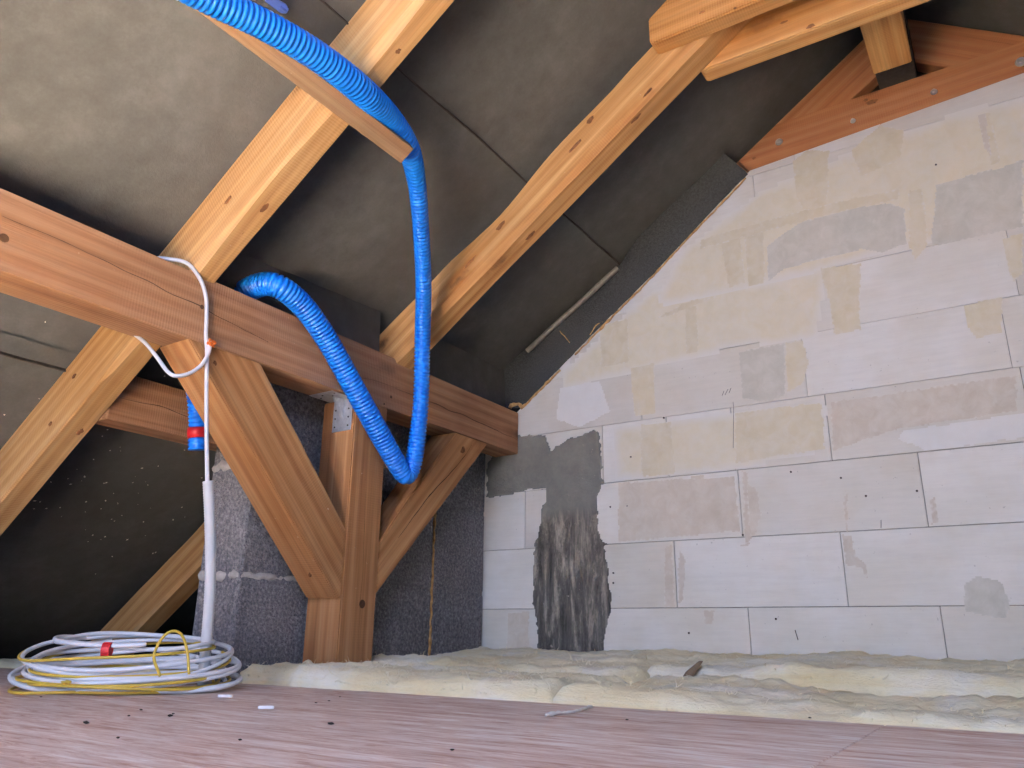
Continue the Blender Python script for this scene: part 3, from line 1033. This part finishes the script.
# gable rafter pair behind the bolted plank
for sgn, lab in ((1, 'gable rafter at the wall climbing to the ridge from the left'), (-1, 'gable rafter at the wall on the far slope, right of the ridge')):
    pts = []
    for u_, n_ in ((-.10, 1.90), (UR - .04, 1.90), (UR - .04, 2.075), (-.10, 2.075)):
        p = un(u_, n_, 3.03)
        if sgn < 0:
            p.x = 2 * XR - p.x
        pts.append(p)
    # plumb cut at the ridge
    xr_ = XR - .07 if sgn > 0 else XR + .07
    def cut(poly):
        return clip([(p.x, p.z) for p in poly], 1 if sgn > 0 else -1, 0, xr_ if sgn > 0 else -xr_)
    pc = cut(pts)
    bm = prism([(x, 3.03, z) for x, z in pc], (0, .07, 0), .004)
    T('gable_rafter', bm, 'plank', Vector((pc[0][0], 3.06, pc[0][1])), U if sgn > 0 else (U.x, 0, -U.z), lab, 'rafter', 'gable rafters')

# bolted plank
PY = D + .022
def pk(px, py):
    return onY(px, py, PY)
a, b_ = pk(738, 161), pk(757, 176)
top_l = pk(776, 124)
lowr = Vector((.62, PY, 1.917 - .02 + .068 * .62))
topr = Vector((.62, PY, 2.085))
bm = prism([a, Vector((b_.x, PY, b_.z - .01)), lowr, topr, top_l], (0, .045, 0), .004, 2)
plank = T('tie_plank', bm, 'plank', (0, PY, 1.9), (1, 0, .03), 'reddish plank bolted across the top of the block wall', 'plank')
for x, y, rl, rw in ((872, 102, .022, .011), (866, 100, .010, .006), (754, 158, .009, .006)):
    knot('knot', onY(x, y, PY), (0, -1, 0), (1, 0, 0), rl, rw, plank, seed=x)
for (x, y), r in (((779, 142), .016), ((853, 121), .011), ((934, 92), .013), ((1021, 62), .02)):
    c = onY(x, y, PY)
    w_ = disc('bolt', c + Vector((0, -.002, 0)), (0, -1, 0), r, 'steel', plank, .003, 20)
    bm = bmesh.new()
    bmesh.ops.create_cone(bm, cap_ends=True, segments=6, radius1=r * .55, radius2=r * .5, depth=.012,
                          matrix=Matrix.Translation(c + Vector((0, -.008, 0))) @ Matrix.Rotation(math.pi / 2, 4, 'X'))
    make('bolt_head', bm, 'steel', c, w_)

# batten nailed across rafter 1
bm = prism([un(-.345, NB - .001, .30), un(-.290, NB - .001, .30), un(-.290, NB - .040, .30), un(-.345, NB - .040, .30)], (0, 1.455 - .30, 0), .002)
bat = T('batten', bm, 'batten', un(-.317, NB - .02, 1.0), (0, 1, 0), 'short rough batten nailed under the nearer rafter beside the blue hose', 'batten')

# angle bracket between post and purlin
br = empty('angle_bracket', onY(336, 410, 1.881))
tag(br, 'galvanised angle bracket between the post head and purlin', 'bracket')
YB = 1.8805
bx0, bx1 = -1.972, -1.866
def plate(name, lo, hi):
    return make(name, box(lo, hi, .0006), 'steel', lo, br)
v_ = plate('flange', (bx0 + .018, YB - .0025, .655), (bx1, YB, PZ0 - .001))
h_ = plate('flange', (bx0 - .004, YB - .10, PZ0 - .0035), (bx1, YB, PZ0 - .001))
bm = prism([((bx0 + bx1) / 2, YB - .0025, .70), ((bx0 + bx1) / 2, YB - .0025, PZ0 - .0035), ((bx0 + bx1) / 2, YB - .05, PZ0 - .0035)], (.016, 0, 0), .003, 2)
make('rib', bm, 'steel', ((bx0 + bx1) / 2, YB, .72), br)
for i in range(3):
    for s in (0, 1):
        disc('nail', (bx0 + .03 + s * .062, YB - .003, .672 + i * .03), (0, -1, 0), .0035, 'hole', v_, .0012, 8)
for i in range(4):
    disc('nail', (bx0 + .012 + i * .028, YB - .06 - .02 * (i % 2), PZ0 - .004), (0, 0, -1), .0035, 'hole', h_, .0012, 8)

# ------------------------------------------------------------------ insulation on the rake, foam, rod
def rake_outline():
    pts = []
    low = [(520, 408), (540, 388), (575, 352), (610, 317), (650, 277), (690, 233), (720, 202), (748, 174)]
    top = [(724, 154), (700, 178), (672, 205), (650, 222), (634, 242), (618, 268), (600, 283), (570, 310), (545, 335), (522, 352), (505, 366), (497, 380), (499, 398), (508, 408)]
    P = [onY(x, y, D - .002) for x, y in low + top]
    out = []
    for i, (p, q) in enumerate(zip(P, P[1:] + P[:1])):
        n = max(1, int((q - p).length / .02))
        for k in range(n):
            r = p.lerp(q, k / n)
            out.append(r + Vector((noise.noise(r * 22), 0, noise.noise(r * 22 + Vector((5, 5, 5))))) * .007)
    return out
RO = rake_outline()
bm = bmesh.new()
va = [bm.verts.new(p + Vector((0, -.002 + .004 * noise.noise(p * 9), 0))) for p in RO]
vb = [bm.verts.new(Vector((p.x, D + .14, p.z))) for p in RO]
f = bm.faces.new(va)
for i in range(len(RO)):
    j = (i + 1) % len(RO)
    bm.faces.new((va[i], va[j], vb[j], vb[i]))
bmesh.ops.triangulate(bm, faces=[f])
c = sum(RO, Vector()) / len(RO)
ri = tag(make('rake_insulation', bm, 'graphite', c, None, U, N), 'charcoal insulation strip along the sloping wall top', 'insulation')
lump_strip('foam_bead', [onY(x, y, D - .004) for x, y in ((521, 409), (540, 390), (560, 370))], .0075, 'foam', ri, 5.0)
lump_strip('foam_bead', [onY(x, y, D - .004) for x, y in ((575, 355), (610, 319), (650, 279), (690, 236), (722, 203), (746, 178))], .0065, 'foam', ri, 6.0)
lump_strip('foam_bead', [onY(x, y, D - .004) for x, y in ((590, 335), (597, 325), (603, 322))], .006, 'foam', ri, 7.0)
lump_strip('foam_bead', [onY(x, y, D - .004) for x, y in ((510, 408), (517, 404), (522, 406))], .016, 'foam', ri, 8.0)
lump_strip('foam_bead', [onY(x, y, D - .004) for x, y in ((560, 331), (566, 338), (570, 343))], .004, 'foam', ri, 9.0)
p0, p1 = onY(618, 268, D - .02), onY(527, 351, D - .02)
bm = tube([p0.lerp(p1, k / 12) + N * .004 * math.sin(k) * .3 for k in range(13)], .0125, 10)
tag(make('backer_rod', bm, 'rod', p0, None), 'thin grey rod lying along the charcoal insulation strip', 'rod')

# ------------------------------------------------------------------ glass wool
def batt(name, x0, x1, y0, y1, zfun, label, seed, res=.012, zb=-.395):
    nx, ny = int((x1 - x0) / res), int((y1 - y0) / res)
    bm = bmesh.new()
    g = []
    for i in range(nx + 1):
        row = []
        for k in range(ny + 1):
            fx_, fy_ = i / nx, k / ny
            x, y = x0 + (x1 - x0) * fx_, y0 + (y1 - y0) * fy_
            e = min(fx_ * (x1 - x0), (1 - fx_) * (x1 - x0), fy_ * (y1 - y0), (1 - fy_) * (y1 - y0))
            rim = min(1, e / .05)
            rim = math.sqrt(max(0, 1 - (1 - rim) ** 2))
            z = zfun(x, y) + .020 * fbm((x, y * 1.6, seed), 3, 2) + .009 * fbm((x * .7, y, seed + 3), 11, 3) + .009 * fbm((x * .5, y * 1.5, seed + 5), 40, 3)
            zz = z - (1 - rim) * .07
            ox = .012 * noise.noise(Vector((x * 14, y * 14, seed)))
            oy = .012 * noise.noise(Vector((x * 14, y * 14, seed + 8)))
            row.append(bm.verts.new((x + ox, y + oy, zz)))
        g.append(row)
    for i in range(nx):
        for k in range(ny):
            bm.faces.new((g[i][k], g[i + 1][k], g[i + 1][k + 1], g[i][k + 1]))
    tops = [[v.co.copy() for v in row] for row in g]
    rimv = [g[i][0] for i in range(nx + 1)] + [g[nx][k] for k in range(1, ny + 1)] + [g[i][ny] for i in range(nx - 1, -1, -1)] + [g[0][k] for k in range(ny - 1, 0, -1)]
    low = [bm.verts.new((v.co.x, v.co.y, zb)) for v in rimv]
    for i in range(len(rimv)):
        j = (i + 1) % len(rimv)
        bm.faces.new((rimv[i], rimv[j], low[j], low[i]))
    o = make(name, bm, 'wool', ((x0 + x1) / 2, (y0 + y1) / 2, zb), None, smooth=True)
    if res < .015:
        rnd = random.Random(int(seed * 10))
        bs = bmesh.new()
        for q in range(1900):
            i, k = rnd.randrange(2, nx - 1), int((ny - 3) * rnd.random() ** 1.5) + 1
            b0 = tops[i][k]
            if rnd.random() < .6 and noise.noise(b0 * 9) < -.05:
                continue
            d = Vector((rnd.gauss(0, 1), rnd.gauss(0, .7), abs(rnd.gauss(0, .2)))).normalized()
            L = rnd.uniform(.008, .028)
            side = d.cross(Vector((rnd.random() - .5, rnd.random() - .5, 1))).normalized() * rnd.uniform(.0006, .0016)
            bend = Vector((rnd.gauss(0, .3), rnd.gauss(0, .3), rnd.gauss(-.1, .3))) * L
            p1_, p2_ = b0 + d * L * .5, b0 + d * L + bend
            a = [bs.verts.new(v) for v in (b0 - side - Vector((0, 0, .003)), b0 + side - Vector((0, 0, .003)), p1_ + side * .8, p1_ - side * .8, p2_)]
            bs.faces.new((a[0], a[1], a[2], a[3]))
            bs.faces.new((a[3], a[2], a[4]))
        tag(make('loose_fibres', bs, 'wool', ((x0 + x1) / 2, (y0 + y1) / 2, zb), o), kind='stuff')
    return tag(o, label, 'insulation', 'glass wool insulation batts')
batt('insulation_batt', -2.02, -.93, 1.632, 2.10, lambda x, y: -.098 - .012 * (x + 2.0) - .01 * (y - 1.63), 'fluffy glass wool batt against the foot of the post', 1.0)
batt('insulation_batt', -.95, .62, 1.632, 2.22, lambda x, y: -.125 + .012 * math.sin(x * 5), 'low glass wool batt along the deck edge at the right', 2.0)
batt('insulation_batt', -2.02, -.93, 2.08, 2.94, lambda x, y: -.098 + .045 * max(0, (y - 2.2)) + .0 * x, 'glass wool batt in the corner below the dark render', 3.0)
batt('insulation_batt', -.97, .62, 2.20, 2.94, lambda x, y: -.085 + .03 * max(0, (y - 2.2)), 'glass wool batt against the foot of the pale wall at the right', 4.0)
batt('insulation_batt', -3.55, -2.235, 1.632, 2.93, lambda x, y: -.13, 'glass wool batt under the low eaves behind the cables', 5.0, .02)
batt('insulation_batt', .60, 2.4, 1.632, 2.94, lambda x, y: -.115, 'glass wool batt at the far right, outside the doorway light', 6.0, .03)

# torn flap and tuft of wool, and a splinter of wood in it
tp = resample(spline([onZ(x, y, -.146) for x, y in ((546, 715), (560, 713), (575, 711.5), (592, 707))], 6), .006)[0]
bm = tube([p + Vector((0, 0, .004 * abs(noise.noise(p * 60)))) for p in tp], [.0022 + .005 * abs(noise.noise(p * 40)) for p in tp], 7)
tag(make('wool_tuft', bm, 'fleck', onZ(575, 711, -.15), None, smooth=True), 'white wool tuft lying on the deck edge', 'tuft')
q0, q1 = onY(684, 683, 2.16), onY(699, 661, 2.20)
sd = Vector((.842, .539, 0))
bm = prism([q0 - sd * .012, q0 + sd * .014, q1 + sd * .012, q1 + sd * .002, (q0 + q1) / 2 - sd * .014], (-.006, .010, 0), .001)
tag(make('wood_splinter', bm, 'batten', q0, None, q1 - q0), 'brown wood splinter stuck upright in the glass wool', 'splinter')

# ------------------------------------------------------------------ blue corrugated hose
ctrl, rads = [], []
def add(p, r, rb=None):
    ctrl.append(p); rads.append((r, rb or r))
NH = NB - .050
h0 = onN(212, 0, NH)
add(Vector((h0.x - .05, -1.0, h0.z - .035)), .036)
add(Vector((h0.x - .03, -.2, h0.z - .02)), .036)
add(onN(120, -48, NH), .033)
add(onN(165, -24, NH), .033)
for x, y, r_ in ((212, 0, .0335), (270, 28, .035), (320, 58, .0365)):
    add(onN(x, y, NH), r_)
add(onN(362, 91, NH + .012), .038)
add(onN(391, 121, NB + .015), .037)
pA = onN(409, 150, NB + .03)
add(pA, .034, .036)
pB = onX(422.5, 340, -1.68)
rA, rB = ray(1, 1), None
def mid(px, py, t):
    dA, dB = (MX.transposed() @ pA).z, (MX.transposed() @ pB).z
    d = dA + (dB - dA) * t
    r = ray(px, py)
    return r * (d / FPX)
add(mid(417, 185, .25), .0285, .036)
add(mid(421, 230, .5), .0265, .036)
add(mid(423.5, 285, .78), .0275, .036)
add(pB, .0285, .036)
add(onX(421, 400, -1.72), .0285, .036)
add(onX(417, 440, -1.755), .031, .036)
add(onX(412.5, 466, -1.785), .032, .034)
add(onX(406, 476, -1.795), .031, .033)
add(onX(397, 464, -1.80), .035)
for x, y in ((378, 431), (352, 384), (326, 338)):
    add(onX(x, y, -1.80), .037)
add(onX(302, 305, -1.80), .038)
add(onX(277, 286, -1.815), .038)
add(Vector((-1.885, 1.440, 1.022)), .038)
add(Vector((-1.985, 1.425, .985)), .036)
add(Vector((-2.075, 1.405, .93)), .034)
add(Vector((-2.13, 1.43, .80)), .030)
add(onX(197.5, 412, -2.17), .029)
add(onX(197.5, 450, -2.17), .029)
NSP = 40
sp = spline(ctrl, NSP)
pts, par = resample(sp, .0132 / 4)
bm = bmesh.new()
rings = []
VD = Vector((-.516, .801, .303))
nspan = len(ctrl) - 1
SD = 22
for i, p in enumerate(pts):
    Tn = (pts[min(i + 1, len(pts) - 1)] - pts[max(i - 1, 0)]).normalized()
    Lx = Tn.cross(VD).normalized()
    Bx = Lx.cross(Tn).normalized()
    s = par[i] * nspan
    k = min(int(s), nspan - 1)
    fr = s - k
    ra = rads[k][0] + (rads[k + 1][0] - rads[k][0]) * fr
    rb = rads[k][1] + (rads[k + 1][1] - rads[k][1]) * fr
    cor = (0.0, 0.0, -.02, -.20)[i % 4]
    ra *= 1 + cor
    rb *= 1 + cor
    rings.append([bm.verts.new(p + Lx * math.cos(2 * math.pi * q / SD) * ra + Bx * math.sin(2 * math.pi * q / SD) * rb) for q in range(SD)])
for A, B in zip(rings, rings[1:]):
    for q in range(SD):
        bm.faces.new((A[q], A[(q + 1) % SD], B[(q + 1) % SD], B[q]))
bm.faces.new(rings[0][::-1])
bm.faces.new(rings[-1])
hose = tag(make('corrugated_hose', bm, 'blue', pts[len(pts) // 2], None, smooth=True),
           'long bright blue corrugated hose looping down over the purlin', 'hose')
ta, tb = onX(197.5, 428, -2.17), onX(197.5, 438, -2.17)
o = make('tape_band', tube([ta, ta.lerp(tb, .5), tb], [.031, .0315, .031], 20), 'red', ta, hose, smooth=True)
o['label'] = 'red tape band'

# small blue strap clip on the membrane near the top edge
e0 = onN(266, -3, NM - .004)
e1 = onN(283, 8, NM - .006)
ax = (e1 - e0).normalized()
sdv = N.cross(ax).normalized()
bm = prism([e0 - sdv * .010, e1 - sdv * .013, e1 + ax * .012 - sdv * .006, e1 + ax * .012 + sdv * .006, e1 + sdv * .013, e0 + sdv * .010], N * -.008, .002)
cl = tag(make('strap_clip', bm, 'clip', e0), 'small blue plastic clip on the membrane above the hose', 'clip')
bm = tube([e1 - N * .010 - ax * .012, e1 - N * .013 - ax * .004, e1 - N * .010 + ax * .004], .004, 8)
make('catch', bm, 'clip', e1, cl)

# ------------------------------------------------------------------ white cable around the purlin, conduit
def P_(x, y, X_): return onX(x, y, X_)
c1 = [Vector((-2.0, 1.09, .93)), Vector((-1.93, 1.115, .985)), P_(172, 259.5, -1.868), P_(188, 264, -1.846), P_(200, 279, -1.842), P_(206, 297, -1.842), P_(206.5, 318, -1.842),
      P_(206, 335, -1.842), P_(207, 352, -1.840), P_(206.5, 380, -1.835), P_(206.5, 430, -1.832), P_(207.5, 490, -1.832)]
pc, _ = resample(spline(c1, 12), .008)
wc = tag(make('white_cable', tube(pc, .0056, 10), 'white', pc[0], None, smooth=True), 'white cable hung over the purlin and knotted with orange string', 'cable')
c2 = [Vector((-1.99, 1.085, .80)), P_(143, 341, -1.96), P_(156, 356, -1.92), P_(168, 372, -1.87), P_(178, 376, -1.845), P_(192, 372, -1.838), P_(203, 363, -1.832), P_(209, 351, -1.830), P_(209.5, 341, -1.834)]
pc, _ = resample(spline(c2, 12), .008)
make('cable_loop', tube(pc, .0054, 10), 'white', pc[0], wc, smooth=True)
# conduit sleeve, finely ribbed
c3 = [P_(208, 481, -1.832), P_(209.5, 510, -1.832), P_(210.5, 550, -1.832), P_(210, 590, -1.832), P_(208, 622, -1.832), Vector((-1.832, 1.385, -.146))]
pc, _ = resample(spline(c3, 16), .0035)
o = make('conduit_sleeve', tube(pc, [.0150 if i % 2 else .0138 for i in range(len(pc))], 16), 'conduit', pc[0], wc, smooth=True)
o['label'] = 'pale grey ribbed conduit sleeve'
# orange string knot
kc = P_(211.5, 343, -1.828)
bm = bmesh.new()
for s in range(7):
    a0 = random.uniform(0, 6.28)
    tl = Vector((random.uniform(-1, 1), random.uniform(-1, 1), random.uniform(-1, 1))).normalized()
    e1_ = tl.orthogonal().normalized()
    e2_ = tl.cross(e1_)
    rr = random.uniform(.007, .013)
    tube_into(bm, [kc + (e1_ * math.cos(a0 + q * .6) + e2_ * math.sin(a0 + q * .6)) * rr for q in range(10)], .0022, 6)
o = make('string_knot', bm, 'orange', kc, wc, smooth=True)
o['label'] = 'orange string knot'

# ------------------------------------------------------------------ coils of cable on the deck
CC = Vector((-1.975, 1.262, -.15))
RT = Vector((.842, .539, 0)).normalized()
FW = Vector((-.539, .842, 0)).normalized()
def coil(turns, rad, seed, zlo, zhi, rx=.265, ry=.17, wob=.05, tilt=.0, tail=None):
    pts = []
    n = int(turns * 28)
    for i in range(n + 1):
        t = i / n
        a = t * turns * 2 * math.pi + seed
        k = 1 + wob * 2.2 * noise.noise(Vector((t * turns * .9, seed, 0)))
        k2 = 1 + wob * 2.2 * noise.noise(Vector((t * turns * .9, seed, 7)))
        ox = .055 * noise.noise(Vector((t * turns * .7, seed, 3)))
        oz = (zhi - zlo) * (.5 + .62 * noise.noise(Vector((t * turns * .8, seed, 11)))) + zlo
        oz += (tilt + .05 * noise.noise(Vector((t * turns * .45, seed, 31)))) * math.sin(a + 3 * noise.noise(Vector((t * turns * .4, seed, 41)))) + .014 * noise.noise(Vector((a * .8, seed, 21)))
        p = CC + RT * (math.cos(a) * rx * k + ox) + FW * (math.sin(a) * ry * k2)
        p.z = -.15 + max(rad + .001, oz)
        pts.append(p)
    if tail:
        pts = [Vector(q) for q in tail] + pts
    return resample(spline(pts, 3), .010)[0]
wcoil = empty('cable_coil', CC)
tag(wcoil, 'loose coil of white cable lying on the deck', 'cable', 'cable coils on the deck')
pw = coil(8.0, .0056, .6, .004, .062, rx=.245, ry=.17, wob=.13, tilt=.038)
make('cable', tube(pw, .0056, 8), 'white', pw[0], wcoil, smooth=True)
pw = coil(2.6, .0056, 2.1, .060, .105, rx=.235, ry=.16, wob=.08, tilt=.040)
make('cable', tube(pw, .0056, 8), 'white', pw[0], wcoil, smooth=True)
pw = coil(1.4, .0058, 2.6, .112, .125, rx=.19, ry=.14, wob=.05, tilt=.030)
make('cable', tube(pw, .0058, 8), 'white', pw[0], wcoil, smooth=True)
ycoil = empty('cable_coil', CC + Vector((.01, 0, 0)))
tag(ycoil, 'thin yellow cable tangled through the white coil on the deck', 'cable', 'cable coils on the deck')
py_ = coil(3.4, .0036, 4.4, .004, .060, rx=.255, ry=.18, wob=.16, tilt=.035)
make('cable', tube(py_, .0036, 8), 'yellow', py_[0], ycoil, smooth=True)
py_ = coil(1.6, .0042, 9.4, .06, .12, rx=.24, ry=.16, wob=.16, tilt=.045)
make('cable', tube(py_, .0036, 8), 'yellow', py_[0], ycoil, smooth=True)
# a yellow loop reaching out to the left along the deck, another out to the right
ln_ = [onZ(150, 686, -.143), onZ(105, 691, -.144), onZ(60, 692.5, -.145), onZ(18, 693, -.145), onZ(10, 689.5, -.145), onZ(30, 684.5, -.140), onZ(70, 682, -.12) ]
pl_ = resample(spline(ln_, 10), .01)[0]
make('cable', tube(pl_, .0036, 8), 'yellow', pl_[0], ycoil, smooth=True)
def scr(x, y, d):                # point on a pixel's ray at horizontal depth Y = d
    return onY(x, y, d)
arc = [scr(160, 676, 1.15), scr(154, 655, 1.15), scr(166, 634, 1.17), scr(180, 633, 1.2), scr(187, 650, 1.22), scr(189, 674, 1.22)]
pl_ = resample(spline(arc, 10), .008)[0]
make('cable', tube(pl_, .0034, 8), 'yellow', pl_[0], ycoil, smooth=True)
# red tape bands
for (x, y, d, ax_, L) in ((107, 650, 1.14, (.30, .1, 1.0), .046), (54, 688, 1.10, RT, .045)):
    c = onY(x, y, d)
    axv = Vector(ax_).normalized()
    if abs(axv.z) > .5:
        axv = RT
        hgt = .018
    else:
        hgt = .010
    prof = []
    for q in range(16):
        an = 2 * math.pi * q / 16
        prof.append(c - axv * (L * .22 if hgt > .015 else L * .5) + FW * math.cos(an) * .012 + Vector((0, 0, 1)) * math.sin(an) * hgt)
    bm = prism(prof, axv * (L * .44 if hgt > .015 else L), .001)
    make('tape_band', bm, 'red', c, wcoil)['label'] = 'red tape band'

# ------------------------------------------------------------------ litter on the deck
for i, (x, y, L, lab) in enumerate(((225, 697.5, .032, 'white plastic clip lying by the cable coil'), (266, 709, .030, 'white plastic clip lying alone in mid deck'))):
    c = onZ(x, y, -.146)
    ax_ = (RT * 1 + FW * (.1 if i else -.05)).normalized()
    s_ = Vector((0, 0, 1)).cross(ax_)
    bm = prism([c - ax_ * L / 2 - s_ * .004, c + ax_ * L / 2 - s_ * .004, c + ax_ * L / 2 + s_ * .004, c - ax_ * L / 2 + s_ * .004], (0, 0, .006), .0015)
    o = tag(make('plastic_clip', bm, 'white', c), lab, 'clip', 'white clips on the deck')
CH = [(86, 723), (129, 716), (141, 710), (170, 716), (173, 714), (331, 724), (329, 701), (340, 697), (316, 703), (452, 750), (627, 720), (810, 718), (890, 721), (240, 740), (118, 738), (41, 697)]
for i, (x, y) in enumerate(CH):
    c = onZ(x, y, -.1485)
    s = .0042 if i in (0, 3, 5) else .0024
    bm = bmesh.new()
    bmesh.ops.create_icosphere(bm, subdivisions=1, radius=s, matrix=Matrix.Translation(c + Vector((0, 0, s * .25))) @ Matrix.Diagonal((1.6, 1.0, .5, 1)))
    for v in bm.verts:
        v.co += Vector((random.uniform(-1, 1), random.uniform(-1, 1), random.uniform(-.3, .3))) * s * .3
    tag(make('debris_chip', bm, 'chip', c), 'tiny dark crumb of debris lying on the plywood deck', 'debris', 'dark crumbs on the deck')
